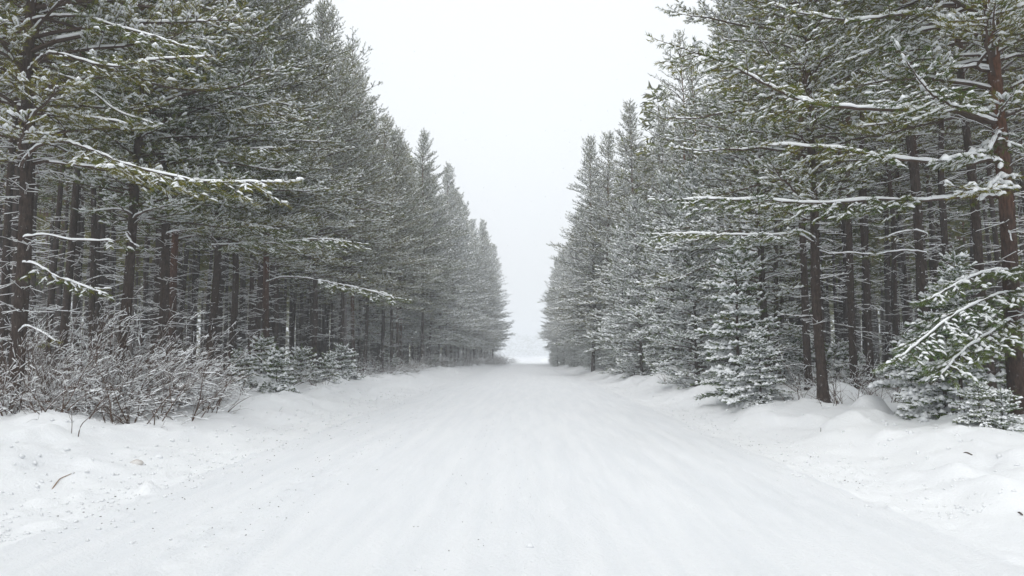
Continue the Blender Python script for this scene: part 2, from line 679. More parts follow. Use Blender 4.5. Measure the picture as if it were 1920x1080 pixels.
def make_pine(nm, seed, H, cb, Lmax, r0=.13, bark=None, spacing=.13, wh=.42, nb=5.4, dead_from=1.4, dead_n=26,
              shoot=.13, shsp=.085, snow=1.0, bias=.3, lowarch=True, needle=None, pad=.22, padw=.028, droop=0, wsn=.4, **mk):
    rg = np.random.default_rng(seed)
    bark = bark or M_BARK
    tm, ph = trunk_mesh(nm + '_trunk', H, r0, seed, bark)
    fo = Foliage(seed + 1)
    fo.pad, fo.padw = pad, padw
    z = cb
    az0 = rg.uniform(0, 6)
    while z < H - .25:
        t = (z - cb) / (H - cb)
        env = (1 - t) ** .62 * (.55 + .45 * min(1, t * 6)) * Lmax + .14
        k = int(nb + rg.random())
        az0 += rg.uniform(.5, 1.4)
        for j in range(k):
            az = az0 + 2 * PI * j / k + rg.uniform(-.3, .3)
            L = env * rg.uniform(.55, 1.22) * (1 + bias * math.cos(az))
            if t > .85:
                e0, em, et = R(58), R(52), R(70)
            else:
                e0 = R(18 + 34 * t + rg.uniform(-8, 8)); em = R(2 + 32 * t + rg.uniform(-16, 14)); et = R(10 + 40 * t + rg.uniform(-14, 18))
                if lowarch and t < .3:
                    em = R(rg.uniform(-26, 4)); et = R(rg.uniform(-10, 24))
            x, y = trunk_axis(z, H, ph, .10)
            pts = branch_path(rg, (x, y, z + rg.uniform(-.2, .2)), az, L, e0, em - droop, et - droop * .8, n=7 if L > 1 else 4, swing=.5)
            fo.limb(pts, .010 + .0095 * L, bare=.30 if L > 1 else .1, spacing=spacing, shoot=shoot, shsp=shsp, snow=snow, flat=.42, wood_snow=rg.random() < wsn)
        z += wh * rg.uniform(.8, 1.2) * (1 if t < .7 else .85)
    x, y = trunk_axis(H, H, ph, .10)
    fo.twig(np.array((x, y, H - .5)), UP + np.array((0.02, 0.01, 0)), .55, shoot, .05, snow, .3)
    for i in range(dead_n):      # dead lower twigs with snow on them
        z = rg.uniform(dead_from, cb + .5)
        x, y = trunk_axis(z, H, ph, .10)
        az = rg.uniform(0, 2 * PI)
        L = rg.uniform(.2, 1.15)
        pts = branch_path(rg, (x, y, z), az, L, R(rg.uniform(-25, 45)), R(rg.uniform(-30, 10)), R(rg.uniform(-40, 30)), n=5)
        dead_limb(fo, pts, .010, rg)
    cm, sm = fo.meshes(nm, needle or M_NEEDLE, **mk)
    return [('trunk', tm), ('crown', cm), ('snow_load', sm)]


def dead_limb(fo, pts, r0, rg, sub=4, snow=1.0):
    n = len(pts) - 1
    rr = np.linspace(r0, .003, n + 1)
    for i in range(n):
        fo.w.append((pts[i], pts[i + 1], rr[i], rr[i + 1]))
        fo.sn.append((pts[i], pts[i + 1], .008 + rr[i] * .6, (.012 + rr[i] * .8) * snow, rr[i] * .6))
    for k in range(sub):
        i = rg.integers(1, n)
        d = unit(pts[i + 1] - pts[i])
        sd = unit(np.cross(d, UP)) * (1 if rg.random() < .5 else -1)
        e = pts[i] + unit(d * .7 + sd * .7 + UP * rg.uniform(-.3, .3)) * rg.uniform(.15, .5)
        fo.w.append((pts[i], e, .005, .002))
        if rg.random() < .8:
            fo.sn.append((pts[i], e, .009, .012, .004))


def make_spruce(nm, seed, H, Lmax, r0=.05, snow=1.6, wh=.26, nb=6, spacing=.09, shoot=.11, shsp=.07, pad=.7, padw=.032, **mk):
    """a young spruce, boughs down to the snow"""
    rg = np.random.default_rng(seed)
    tm, ph = trunk_mesh(nm + '_trunk', H, r0, seed, M_BARK_RED, wob=.03, sides=7)
    fo = Foliage(seed + 1)
    fo.pad, fo.padw = pad, padw
    z = .12
    az0 = rg.uniform(0, 6)
    while z < H - .12:
        t = z / H
        env = Lmax * (1 - t) ** .9 * (.8 + .2 * min(1, t * 5)) + .08
        az0 += rg.uniform(.4, 1.2)
        for j in range(nb):
            az = az0 + 2 * PI * j / nb + rg.uniform(-.25, .25)
            L = env * rg.uniform(.5, 1.25) * (1 + .22 * math.cos(az - seed))
            e0 = R(10 + 35 * t * t + rg.uniform(-12, 12)); em = R(-20 + 46 * t + rg.uniform(-12, 12)); et = R(-22 + 50 * t + rg.uniform(-12, 16))
            x, y = trunk_axis(z, H, ph, .03)
            pts = branch_path(rg, (x, y, z), az, L, e0, em, et, n=6 if L > .5 else 3)
            fo.limb(pts, .006 + .007 * L, bare=.15, spacing=spacing, shoot=shoot, shsp=shsp, snow=snow, flat=.08, blen=.5, bmax=.45)
        z += wh * rg.uniform(.8, 1.2) * (1 - .3 * t)
    fo.twig(np.array((0, 0, H - .3)), UP + np.array((0.02, 0.01, 0)), .34, shoot, .05, snow * .6, .3)
    cm, sm = fo.meshes(nm, M_SPRUCE, **mk)
    return [('trunk', tm), ('crown', cm), ('snow_load', sm)]


NEAR = [make_pine('edge_pine', 11, 19.0, 5.0, 3.1, pad=.42, padw=.030, snow_p=.5, brush_n=13, brush_w=.015, brush_r=.070), make_pine('edge_pine', 12, 19.6, 5.2, 2.9, bark=M_BARK_RED, pad=.42, padw=.030, snow_p=.5, brush_n=13, brush_w=.015, brush_r=.070),
        make_pine('edge_pine', 13, 19.3, 4.8, 3.1, pad=.42, padw=.030, snow_p=.5, brush_n=13, brush_w=.015, brush_r=.070)]
RIGHT = [make_pine('bushy_pine', 21, 17.5, 1.5, 2.9, snow=1.1, dead_n=8, pad=.6, padw=.045, droop=.2, snow_p=.4, spacing=.16, shsp=.11, shoot=.16, brush_r=.07, brush_w=.022), make_pine('bushy_pine', 22, 18, 2.0, 3.0, snow=1.1, dead_n=8, pad=.6, padw=.045, droop=.2, snow_p=.4, spacing=.16, shsp=.11, shoot=.16, brush_r=.07, brush_w=.022)]
FAR = [make_pine('far_pine', 31 + k, 18.8 + k * .6, 2.4, 2.8, droop=.1, spacing=.22, shoot=.22, shsp=.17, wh=.5, dead_n=30, dead_from=.6, pad=.6, padw=.055,
                 brush_r=.095, brush_w=.036, brush_n=6, snow_w=.045, snow_h=.042, snow_p=.85) for k in range(3)]  # real snow, made heavier to pale the far rows in place of thicker haze
INNER = [make_pine('inner_pine', 41 + k, 19.5 + k, 8.2, 2.5, spacing=.30, shoot=.20, shsp=.18, wh=.7, dead_n=34, dead_from=.5, r0=.115, bark=M_BARK,
                   brush_r=.085, brush_w=.035, brush_n=6, snow_w=.032, snow_h=.03) for k in range(2)]
FROSTED = [make_pine('frosted_pine', 45, 18.5, 8.2, 2.3, spacing=.30, shoot=.20, shsp=.18, wh=.7, dead_n=60, dead_from=.5, r0=.10, bark=M_BARK_FROST,
                     brush_r=.085, brush_w=.035, brush_n=6, snow_w=.032, snow_h=.03)]
YOUNG = [make_pine('young_pine', 51 + k, 9.6 - k, .12, 2.0, r0=.075, nb=6, wh=.34, snow=1.25, bias=.1, dead_n=0, spacing=.15, shsp=.11, lowarch=False, droop=.3, pad=.8, padw=.05, snow_p=.45, shoot=.16, brush_r=.065, brush_w=.02,
                   needle=M_SPRUCE) for k in range(2)]
SPRUCE = [make_spruce('young_spruce', 61, 4.4, 1.2, nb=5, wh=.34), make_spruce('young_spruce', 62, 3.6, 1.7, snow=1.9, nb=5, wh=.32)]
SMALL = [make_spruce('small_spruce', 65 + k, 1.5, .62, r0=.02, snow=1.5, wh=.2, nb=5, shoot=.10) for k in range(2)]

TREES = []
ORD = ('first second third fourth fifth sixth seventh eighth ninth tenth eleventh twelfth thirteenth fourteenth fifteenth sixteenth '
       'seventeenth eighteenth nineteenth twentieth').split()
ORD += ['twenty-' + o for o in ORD[:9]] + ['thirtieth'] + ['thirty-' + o for o in ORD[:9]] + ['fortieth'] + ['forty-' + o for o in ORD[:9]]


def tree(proto, px=None, Y=None, X=None, name='pine_tree', label='', cat='pine tree', group=None, side=-1, rz=None, sc=None, tilt=(0, 0)):
    if X is None:
        X = at(px, 660, Y).x
    z = gz(X, Y)
    base = 0 if side < 0 else PI
    if rz is None:
        rz = base + rng.uniform(-.7, .7)
    sc = sc or rng.uniform(.94, 1.06)
    TREES.append((X, Y))
    return place(proto, name, (X, Y, z), label, cat, group, rz, sc, tilt)


# left edge, tree by tree (photo pixel of the trunk, distance)
LEFT = [(36, 14.5, 0, 'dark-trunked pine nearest on the left, long snow-lined limbs over the bushes', 1.05),
        (222, 18.0, 2, 'thick dark pine trunk behind the tallest bush, second big trunk from left', 1.0),
        (305, 20.0, 0, 'pine with a snow lump caught in a fork of its bare trunk, left edge', .98),
        (322, 23.0, 1, 'dark pine trunk standing close behind and right of the one with a snow lump', .97),
        (390, 23.5, 2, 'reddish pine trunk right of the big snowy bush, left forest edge', .97),
        (434, 26.0, 0, 'straight dark pine above the first small snowy spruce on the left', .97),
        (475, 29.0, 2, 'slim dark pine between the first two small snowy spruces on the left', .97),
        (501, 27.0, 1, 'pine with one long bare snow-lined limb reaching right over the small spruces', .97),
        (590, 36.0, 0, 'pine at the left edge where the bare trunks begin to close up', 1.0)]
for px, Y, k, lb, sc in LEFT:
    tree(NEAR[k], px, Y, label=lb, group='pines along the left edge of the forest', side=-1, sc=sc, rz=rng.uniform(-.5, .5))
tree(FROSTED[0], 245, 20.5, label='pale snow-plastered trunk just right of the thick dark one', side=-1)
tree(FROSTED[0], 648, 41, label='snow-plastered pale trunk among dark trunks at the middle of the left edge', side=-1, sc=1.05)


def left_edge(y):
    return -9.75 + .047 * max(0, min(y, 130) - 38)


def right_edge(y):
    return 8.4 - .028 * min(y, 120)


y, k = 39.5, 0
while y < 133:
    near = y < 62
    n = 'nearer' if y < 70 else ('middle' if y < 100 else 'far hazy')
    tree((NEAR if near else FAR)[int(rng.integers(0, 3))], X=left_edge(y) + rng.uniform(-.8, .6), Y=y, side=-1, sc=rng.uniform(.84, 1.08),
         label=f'{ORD[k]} pine of the left front row past the pale snow-plastered trunk', group=f'front row pines, {n} left stretch')
    y += rng.uniform(2.4, 3.4) * (1 if y < 120 else 1.15)
    k += 1
k = 0
y = 42.0
while y < 131:
    near = y < 50
    n = 'nearer' if y < 70 else ('middle' if y < 100 else 'far hazy')
    tree((NEAR if near else FAR)[int(rng.integers(0, 3))], X=left_edge(y) - rng.uniform(2.4, 3.6), Y=y, side=-1, sc=rng.uniform(.88, 1.02),
         label=f'{ORD[k]} pine of the left second row, its top rising behind the front row', group=f'second row pines, {n} left stretch')
    y += rng.uniform(3.0, 4.4)
    k += 1

# right edge
RIGHTS = [(1905, 13.6, NEAR[1], 'thick reddish pine trunk at the right edge of the photo, big snow-lined limbs', 1.08, 'pine_tree'),
          (1540, 17.2, NEAR[2], 'slim dark pine standing clear at the top of the right snowbank, torn reddish bark patch', .88, 'pine_tree'),
          (1440, 26.0, RIGHT[0], 'bushy pine behind the young spruce with the bare bent stem', .98, 'pine_tree'),
          (1400, 31.5, RIGHT[1], 'bushy pine right of the shorter young pines', 1.0, 'pine_tree'),
          (1385, 38.0, RIGHT[0], 'tall bushy pine behind the row of young pines on the right', 1.0, 'pine_tree'),
          (1292, 48.5, RIGHT[1], 'tall thin-topped pine, fourth spire from the left end of the right row', .97, 'pine_tree'),
          (1250, 51.0, RIGHT[0], 'pine with a feathered pointed top, third spire from the road on the right', 1.03, 'pine_tree'),
          (1188, 50.0, RIGHT[1], 'tallest spire of the right-hand group, pale against the sky', 1.03, 'pine_tree'),
          (1148, 56.0, RIGHT[0], 'pine between the tallest spire and the one nearest the road', 1.04, 'pine_tree'),
          (1112, 57.5, RIGHT[1], 'pine nearest the road in the right-hand group, boughs over the verge', 1.02, 'pine_tree'),
          (1203, 40.0, YOUNG[0], 'young full pine with boughs to the snow, left of the white mound', 1.0, 'young_pine'),
          (1168, 45.5, YOUNG[1], 'young pine nearest the road under the pointed spires', 1.05, 'young_pine'),
          (1262, 32.5, YOUNG[1], 'young full pine directly behind the rounded white mound', 1.0, 'young_pine'),
          (1306, 27.0, YOUNG[0], 'young full pine between the white mound and the young spruce', .85, 'young_pine')]
for px, Y, pr, lb, sc, nm in RIGHTS:
    tree(pr, px, Y, name=nm, label=lb, group='pines along the right edge of the forest', side=1, sc=sc, rz=PI + rng.uniform(-.5, .5), tilt=(0, {1905: .058, 1540: -.005}.get(px, 0)))
y, k = 62.0, 0
while y < 128:
    tree(FAR[int(rng.integers(0, 3))], X=right_edge(y) + rng.uniform(-.4, .6), Y=y, side=1, sc=rng.uniform(.78, .9),
         label=f'{ORD[k]} hazy pine beyond the pointed spires in the right front row', group='front row pines, far right stretch')
    y += rng.uniform(2.6, 3.6)
    k += 1
k = 0
y = 36.0
while y < 125:
    tree((RIGHT if y < 60 else FAR)[k % 2], X=max(right_edge(y) + 3.2, at(1380, 600, min(y, 52)).x if y < 52 else 0) + rng.uniform(0, 1.0), Y=y, side=1, sc=rng.uniform(.82, .92),
         label=f'{ORD[k]} pine of the right second row, partly hidden behind the front row', group='second row pines, right side')
    y += rng.uniform(3.0, 4.2)
    k += 1
for px, Y, pr, lb in [(1745, 20.5, INNER[1], 'thick straight trunk standing alone behind the right snowbank'),
                      (1600, 22.5, INNER[0], 'dark trunk first behind and right of the slim edge pine'),
                      (1632, 25.0, INNER[0], 'second dark trunk behind and right of the slim edge pine'),
                      (1855, 16.8, INNER[1], 'reddish trunk just left of the thick pine at the right edge'),
                      (1785, 24.0, INNER[0], 'slim trunk right of the thick straight one in the right forest'),
                      (1515, 24.0, INNER[0], 'dark trunk just left of the slim edge pine, further in')]:
    tree(pr, px, Y, label=lb, group='trunks inside the right forest', side=1)


# trees inside the wood
def far_enough(x, y, d):
    return all((x - a) ** 2 + (y - b) ** 2 > d * d for a, b in TREES)


seen = {}
MARKS = [(-120, 'left photo edge'), (36, 'nearest left pine'), (222, 'thick second left trunk'), (305, 'snow-lump pine'), (390, 'reddish left pine'), (434, 'first small left spruce'),
         (501, 'long bare-limbed pine'), (590, 'pine right of the limbed one'), (648, 'pale plastered trunk'), (760, 'middle of the left front row'),
         (1300, 'young pines at the right'), (1400, 'reddish-stemmed young spruce'), (1540, 'slim right edge pine'), (1632, 'round snow lump'), (1745, 'thick lone right trunk'),
         (1810, 'padded young spruce'), (1905, 'thick reddish right pine'), (2050, 'right photo edge')]
DEEP = []
cand = []
for side, x0 in ((-1, 11.6), (1, 9.8)):
    for i in range(20):
        for j in range(48):
            X = side * (x0 + i * 2.3 + rng.uniform(-.7, .7))
            Y = 8 + j * 2.35 + rng.uniform(-.7, .7)
            lim = .74 * Y + 3.5
            if abs(X) > lim:
                continue
            if side > 0 and X < right_edge(Y) + 2.2:
                continue
            if far_enough(X, Y, 1.5):
                cand.append((math.hypot(X, Y), X, Y, side))
cand.sort()
k = 0
for d, X, Y, side in cand:
    if k < 130 and abs(X) < 9.7 + 16 and Y < 55:
        k += 1
        w_ = 'left' if side < 0 else 'right'
        px = 985 + F_PX * X / Y
        lm = min(MARKS, key=lambda m: abs(m[0] - px))
        seen[lm[1]] = seen.get(lm[1], -1) + 1
        tree(INNER[int(rng.integers(0, 2))], X=X, Y=Y, side=side, rz=rng.uniform(0, 6.28), sc=rng.uniform(.9, 1.1),
             label=f'{ORD[seen[lm[1]]]} bare trunk back into the dark, counted behind the {lm[1]}', group=f'inner pines of the {w_} forest')
    else:
        DEEP.append((X, Y))

# ------------------------------------------------------------------ the mass of trees deeper in (uncountable)
def deep_proto(seed, low=6.0, n=56):
    rg = np.random.default_rng(seed)
    mw = MB()
    zs = np.array([-.4, 6, 12, 19.0])
    r = np.array([.13, .10, .065, .01])
    c = np.array([[rg.uniform(-.1, .1), rg.uniform(-.1, .1), z] for z in zs])
    add_segs(mw, c[:-1], c[1:], r[:-1], r[1:], 5, 0)
    fo = Foliage(seed)
    for i in range(7):
        z = rg.uniform(.4, 8)
        pts = branch_path(rg, (0, 0, z), rg.uniform(0, 6.28), rg.uniform(.4, 1.5), R(10), R(-15), R(-5), n=3)
        dead_limb(fo, pts, .012, rg, sub=1)
    A = fo.w
    add_segs(mw, np.array([a[0] for a in A]), np.array([a[1] for a in A]), np.array([a[2] for a in A]), np.array([a[3] for a in A]), 3, 1)
    A = fo.sn[::2]
    add_snow(mw, np.array([a[0] for a in A]), np.array([a[1] for a in A]), np.array([a[2] for a in A]) * 1.3, np.array([a[3] for a in A]) * 1.3, np.array([a[4] for a in A]), mat=3)
    z = low + (19 - low) * rg.random(n)
    az = rg.uniform(0, 6.28, n)
    rr = rg.uniform(.2, 1, n) ** .6 * 2.3 * (1 - (z - low) / (19.5 - low)) + .1
    p = np.stack([rr * np.cos(az), rr * np.sin(az), z], 1)
    d = unit(np.stack([np.cos(az), np.sin(az), rg.uniform(-.1, .6, n)], 1))
    add_brush(mw, p - d * .3, d, np.full(n, .9), np.full(n, .55), np.full(n, .30), 6, 2)
    kk = rg.random(n) < .35
    add_snow(mw, p[kk], p[kk] + d[kk] * .7, np.full(kk.sum(), .10), np.full(kk.sum(), .08), np.full(kk.sum(), .03), mat=3)
    return mw.arrays()


DP = [deep_proto(71 + k) for k in range(3)]
DL = deep_proto(79, .4, 110)          # leafy to the ground, closing the far side of the wood
for side in (-1, 1):
    mb = MB()
    pos = [p for p in DEEP if (p[0] > 0) == (side > 0)]
    for yy in np.arange(-30, 9, 3.0):          # the same wood goes on beside and behind the camera
        for xx in (9.9, 13.0):
            if xx > .74 * yy + 4.5:
                pos.append((side * (xx + rng.uniform(-.6, .6)), yy + rng.uniform(-.7, .7)))
    for yy in np.arange(52, 150, 2.3):
        xx = min(.70 * yy, 50) + 2
        pos.append((side * (xx + rng.uniform(-1, 1)), yy + 1000))
    for xx in np.arange(left_edge(140) - 3.2 if side < 0 else -8.5, -54, -2.0):
        pos.append((side * -xx, 1140 + rng.uniform(-2, 2) - (8 if side > 0 else 0)))
        pos.append((side * -xx + 1, 1144 + rng.uniform(-2, 2) - (8 if side > 0 else 0)))
    for i, (X, Y) in enumerate(pos):
        v, f, mi = DP[i % 3]
        if Y > 1000:
            Y -= 1000
            v, f, mi = DL
        elif (Y > 80 and abs(X) > 30 and i % 2) or (abs(X) > 24 and i % 3 == 0):
            continue
        a = rng.uniform(0, 6.28)
        c_, s_ = math.cos(a), math.sin(a)
        sc = rng.uniform(.9, 1.1)
        vv = v @ np.array([[c_, s_, 0], [-s_, c_, 0], [0, 0, 1]]) * sc + np.array([X, Y, gz(X, Y)])
        mb.add(vv, f)
        mb.m[-1] = mi
    me = mb.mesh('deep_forest', [M_BARK, M_TWIG, M_NEEDLE, M_LOAD], False)
    tag(link('deep_forest', me), f"dark mass of trunks and snowy twigs deep inside the {'left' if side < 0 else 'right'} forest", 'forest', None, 'stuff')

# far wood closing the road
mb = MB()
rg = np.random.default_rng(90)
n = 3600
x = rg.uniform(-130, 130, n)
h = 21 + 2 * vnoise(x / 9, x * 0, 3) + 2.5 * vnoise(x / 2.5, x * 0, 5)
z = rg.random(n) ** .8 * h
y = 680 + rg.uniform(0, 20, n)
p = np.stack([x, y, z + .3], 1)
d = unit(np.stack([rg.normal(0, 1, n), rg.normal(0, 1, n), rg.uniform(0, .6, n)], 1))
add_brush(mb, p, d, np.full(n, 1.6), np.full(n, 1.3), np.full(n, .7), 6, 0)
add_snow(mb, p, p + d * 2.0, np.full(n, .35), np.full(n, .3), np.full(n, .2), mat=1)
tag(link('distant_wood', mb.mesh('distant_wood', [M_NEEDLE, M_LOAD], False)), 'faint line of trees fading into the haze where the road ends', 'forest', None, 'stuff')


# ------------------------------------------------------------------ limbs one can follow in the photograph
def tube_mesh(pts, r0, r1, mat, sides=6, name='branch'):
    mb = MB()
    n = len(pts)
    V = []
    for i in range(n):
        d = unit((pts[min(i + 1, n - 1)] - pts[max(i - 1, 0)])[None])
        s, u = frame(d)
        r = r0 + (r1 - r0) * i / (n - 1)
        for k in range(sides):
            a = 2 * PI * k / sides
            V.append(pts[i] + (s[0] * math.cos(a) + u[0] * math.sin(a)) * r)
    F = []
    for i in range(n - 1):
        for k in range(sides):
            j = (k + 1) % sides
            a, b, c, d = i * sides + k, i * sides + j, (i + 1) * sides + j, (i + 1) * sides + k
            F += [(a, c, b), (a, d, c)]
    F += [(0, k, k + 1) for k in range(1, sides - 1)]
    F += [((n - 1) * sides, (n - 1) * sides + k + 1, (n - 1) * sides + k) for k in range(1, sides - 1)]
    mb.add(V, F)
    return mb.mesh(name, [mat])


def snow_ridge_mesh(pts, r0, r1, name='snow', breaks=True, rg=None, fat=1.0):
    """an unbroken but uneven loaf of snow on the upper side of a limb, notched where twigs stand"""
    n = len(pts)
    mb = MB()
    V = []
    m = 6
    for i in range(n):
        d = unit((pts[min(i + 1, n - 1)] - pts[max(i - 1, 0)])[None])
        s, u = frame(d)
        r = r0 + (r1 - r0) * i / (n - 1)
        hz = math.sqrt(max(1 - d[0][2] ** 2, .1))
        k_ = (.72 + .5 * rg.random()) * hz
        if breaks and rg.random() < .12:
            k_ *= .25
        if i in (0, n - 1):
            k_ *= .2
        wd = (r * 1.0 + .012 * fat) * min(k_ + .25, 1.05)
        hh = (r * .9 + .035 * fat) * k_
        for q in range(m):
            a = PI * q / (m - 1)
            V.append(pts[i] + u[0] * r * .35 + s[0] * math.cos(a) * wd + UP * math.sin(a) ** .7 * hh)
    F = []
    for i in range(n - 1):
        for k in range(m):
            j = (k + 1) % m
            a, b, c, d = i * m + k, i * m + j, (i + 1) * m + j, (i + 1) * m + k
            F += [(a, b, c), (a, c, d)]
    F += [(0, k + 1, k) for k in range(1, m - 1)] + [((n - 1) * m, (n - 1) * m + k, (n - 1) * m + k + 1) for k in range(1, m - 1)]
    mb.add(V, F)
    return mb.mesh(name, [M_LOAD])


def smooth_path(P, n):
    P = np.array([tuple(p) for p in P])
    t = np.arange(len(P))
    tt = np.linspace(0, len(P) - 1, n)
    Q = []
    for x in tt:
        i = min(int(x), len(P) - 2)
        f = x - i
        p0, p1, p2, p3 = P[max(i - 1, 0)], P[i], P[i + 1], P[min(i + 2, len(P) - 1)]
        Q.append(.5 * ((2 * p1) + (-p0 + p2) * f + (2 * p0 - 5 * p1 + 4 * p2 - p3) * f * f + (-p0 + 3 * p1 - 3 * p2 + p3) * f ** 3))
    return np.array(Q)


def hero_limb(root, pix, r0=.035, r1=.006, fol=.55, seed=0, fat=.85, snow=.9, spacing=.10, blen=.26, shoot=.12, shsp=.075, needle=None, label=None, from_trunk=True):
    """a limb of tree `root` along photo points (px, py, distance): branch > snow, needles"""
    rg = np.random.default_rng(seed + 500)
    bpy.context.view_layer.update()
    P = [at(*p) for p in pix]
    if from_trunk:
        ax = next(c.data for c in root.children if c.name.startswith('trunk'))['axis']
        zl = (P[0].z - root.location.z) / root.scale.x - .05
        x_, y_ = trunk_axis(zl, ax[0], list(ax[2:]), ax[1])
        P = [root.matrix_world @ Vector((x_, y_, zl))] + P
    inv = root.matrix_world.inverted()
    P = [inv @ p for p in P]
    L = sum((P[i + 1] - P[i]).length for i in range(len(P) - 1))
    pts = smooth_path(P, max(8, int(L / .11)))
    pts[1:-1] += rg.normal(0, .006, (len(pts) - 2, 3))
    b = link('branch', tube_mesh(pts, r0, r1, M_TWIG), root)
    link('snow', snow_ridge_mesh(pts, r0, r1, rg=rg, fat=fat), b)
    fo = Foliage(seed + 900)
    fo.pad, fo.padw = .22 * fat, .022 * fat
    sub = pts[::3]
    fo.limb(sub, .004, bare=fol, spacing=spacing, blen=blen, bmax=.75, snow=snow, wood_snow=False, flat=-.05, shoot=shoot, shsp=shsp)
    for k in range(int(L / .22)):       # short bare twigs poking through the snow
        i = int(rg.integers(1, len(pts) - 2))
        d = unit(pts[i + 1] - pts[i])
        e = pts[i] + unit(d * .5 + UP * rg.uniform(.2, 1) + rg.normal(0, .5, 3)) * rg.uniform(.06, .2)
        fo.w.append((pts[i], e, .004, .002))
    cm, sm = fo.meshes('bough', needle or M_NEEDLE, brush_n=16, brush_r=.065, brush_w=.012, big=.12)
    link('needles', cm, b)
    link('snow_pad', sm, b)['kind'] = 'stuff'
    return b


T = {o['label']: o for o in COL.objects if o.name.startswith('pine_tree') and 'label' in o}


def find(s):
    return next(o for k, o in T.items() if s in k)


t1 = find('nearest on the left')
hero_limb(t1, [(62, 38, 14.4), (110, 30, 14.2), (160, 31, 13.9), (220, 50, 13.6), (300, 72, 13.2), (360, 92, 12.9)], .034, seed=1)
hero_limb(t1, [(58, 128, 14.3), (82, 104, 14.0), (110, 100, 13.7), (205, 124, 13.2), (285, 112, 12.8), (400, 105, 12.3)], .036, seed=2)
hero_limb(t1, [(55, 142, 14.5), (110, 140, 14.3), (160, 160, 14.2), (215, 205, 14.0), (290, 232, 13.8)], .028, seed=3)
hero_limb(t1, [(50, 211, 14.3), (100, 208, 14.0), (160, 218, 13.8), (240, 232, 13.5)], .024, seed=4)
hero_limb(t1, [(40, 310, 14.2), (70, 275, 13.9), (120, 266, 13.7), (175, 282, 13.3), (250, 312, 12.9), (370, 338, 12.4), (490, 342, 12.0)], .036, seed=5)
hero_limb(t1, [(45, 312, 14.6), (85, 304, 14.6), (150, 310, 14.5), (230, 320, 14.4), (285, 318, 14.2)], .034, seed=6, fol=.8)
hero_limb(t1, [(45, 445, 14.3), (80, 440, 14.1), (140, 450, 14.0), (215, 452, 13.8)], .016, seed=7, fol=.95)
hero_limb(t1, [(42, 492, 14.3), (70, 497, 14.0), (110, 520, 13.6), (180, 545, 13.2)], .014, seed=8, fol=.6)
hero_limb(t1, [(38, 620, 14.3), (50, 612, 14.1), (75, 620, 13.8), (105, 640, 13.6)], .014, seed=9, fol=.98)
t2 = find('thick dark pine trunk behind')
hero_limb(t2, [(235, 395, 17.8), (215, 392, 17.6), (190, 394, 17.4), (150, 400, 17.2)], .022, seed=10, fol=.8)
hero_limb(t2, [(236, 435, 17.7), (245, 452, 17.3), (262, 464, 17.0)], .018, seed=11, fol=.95)
t3 = find('snow lump caught')
hero_limb(t3, [(333, 240, 19.7), (355, 227, 19.3), (390, 215, 18.9), (440, 207, 18.4), (520, 190, 17.8)], .034, seed=12)
hero_limb(t3, [(333, 302, 19.6), (365, 288, 19.2), (410, 281, 18.8), (450, 279, 18.2), (515, 277, 17.6)], .034, seed=13)
hero_limb(t3, [(318, 436, 19.7), (345, 432, 19.4), (372, 428, 19.0)], .018, seed=14, fol=.9)
t4 = find('reddish pine trunk right of the big')
hero_limb(t4, [(372, 398, 22.8), (420, 410, 22.0), (470, 420, 21.4), (525, 430, 20.8)], .026, seed=15, fol=.5)
hero_limb(t4, [(400, 460, 23.0), (450, 458, 22.4), (520, 455, 21.6), (600, 448, 20.8), (660, 455, 20.2)], .028, seed=16, fol=.3)
t5 = find('one long bare snow-lined limb')
hero_limb(t5, [(508, 526, 26.8), (530, 520, 26.3), (570, 521, 25.6), (620, 530, 24.8), (680, 542, 24.0), (735, 556, 23.4)], .036, seed=17, fol=.6)
r1 = find('thick reddish pine trunk at the right')
hero_limb(r1, [(1815, 62, 13.4), (1790, 42, 13.2), (1745, 28, 13.0), (1690, 27, 12.8), (1600, 38, 12.6), (1520, 28, 12.4), (1440, 8, 12.2)], .042, seed=21, fol=.4, fat=1.2)
hero_limb(r1, [(1800, 45, 13.6), (1740, 55, 13.6), (1690, 72, 13.6), (1640, 92, 13.6), (1580, 118, 13.5)], .028, seed=22, fol=.5, fat=1.2)
hero_limb(r1, [(1835, 225, 13.4), (1790, 208, 13.2), (1700, 206, 12.8), (1600, 203, 12.4), (1530, 195, 12.1), (1470, 175, 11.8), (1400, 138, 11.5), (1340, 110, 11.2), (1292, 96, 11.0)], .042, seed=23, fol=.5, fat=1.2, blen=.2)
hero_limb(r1, [(1832, 218, 13.2), (1800, 203, 12.6), (1765, 188, 12.0), (1735, 165, 11.5), (1700, 115, 11.1)], .034, seed=24, fol=.4, fat=1.3, blen=.35)
hero_limb(r1, [(1832, 128, 13.4), (1850, 100, 13.2), (1880, 70, 12.8), (1925, 36, 12.4)], .036, seed=25, fol=.7, fat=1.2)
hero_limb(r1, [(1850, 300, 13.4), (1800, 310, 13.2), (1700, 300, 12.9), (1640, 292, 12.6), (1570, 278, 12.3), (1440, 272, 11.9)], .042, seed=26, fol=.6, fat=1.2, blen=.2)
hero_limb(r1, [(1860, 368, 13.5), (1800, 370, 13.5), (1740, 376, 13.5), (1650, 374, 13.4), (1520, 381, 13.3), (1400, 374, 13.2), (1280, 374, 13.0)], .036, seed=27, fol=.45, fat=1.1, blen=.2)
hero_limb(r1, [(1880, 330, 13.2), (1860, 345, 12.8), (1850, 360, 12.4), (1800, 352, 12.0)], .024, seed=28, fol=.2, fat=1.5, snow=1.5)
hero_limb(r1, [(1830, 125, 13.4), (1780, 130, 13.3), (1740, 122, 13.2), (1690, 130, 13.0)], .026, seed=29, fol=.5, fat=1.2)
hero_limb(r1, [(1870, 250, 13.2), (1850, 285, 12.8), (1810, 292, 12.5), (1770, 300, 12.2)], .024, seed=30, fol=.2, fat=1.4, snow=1.5)
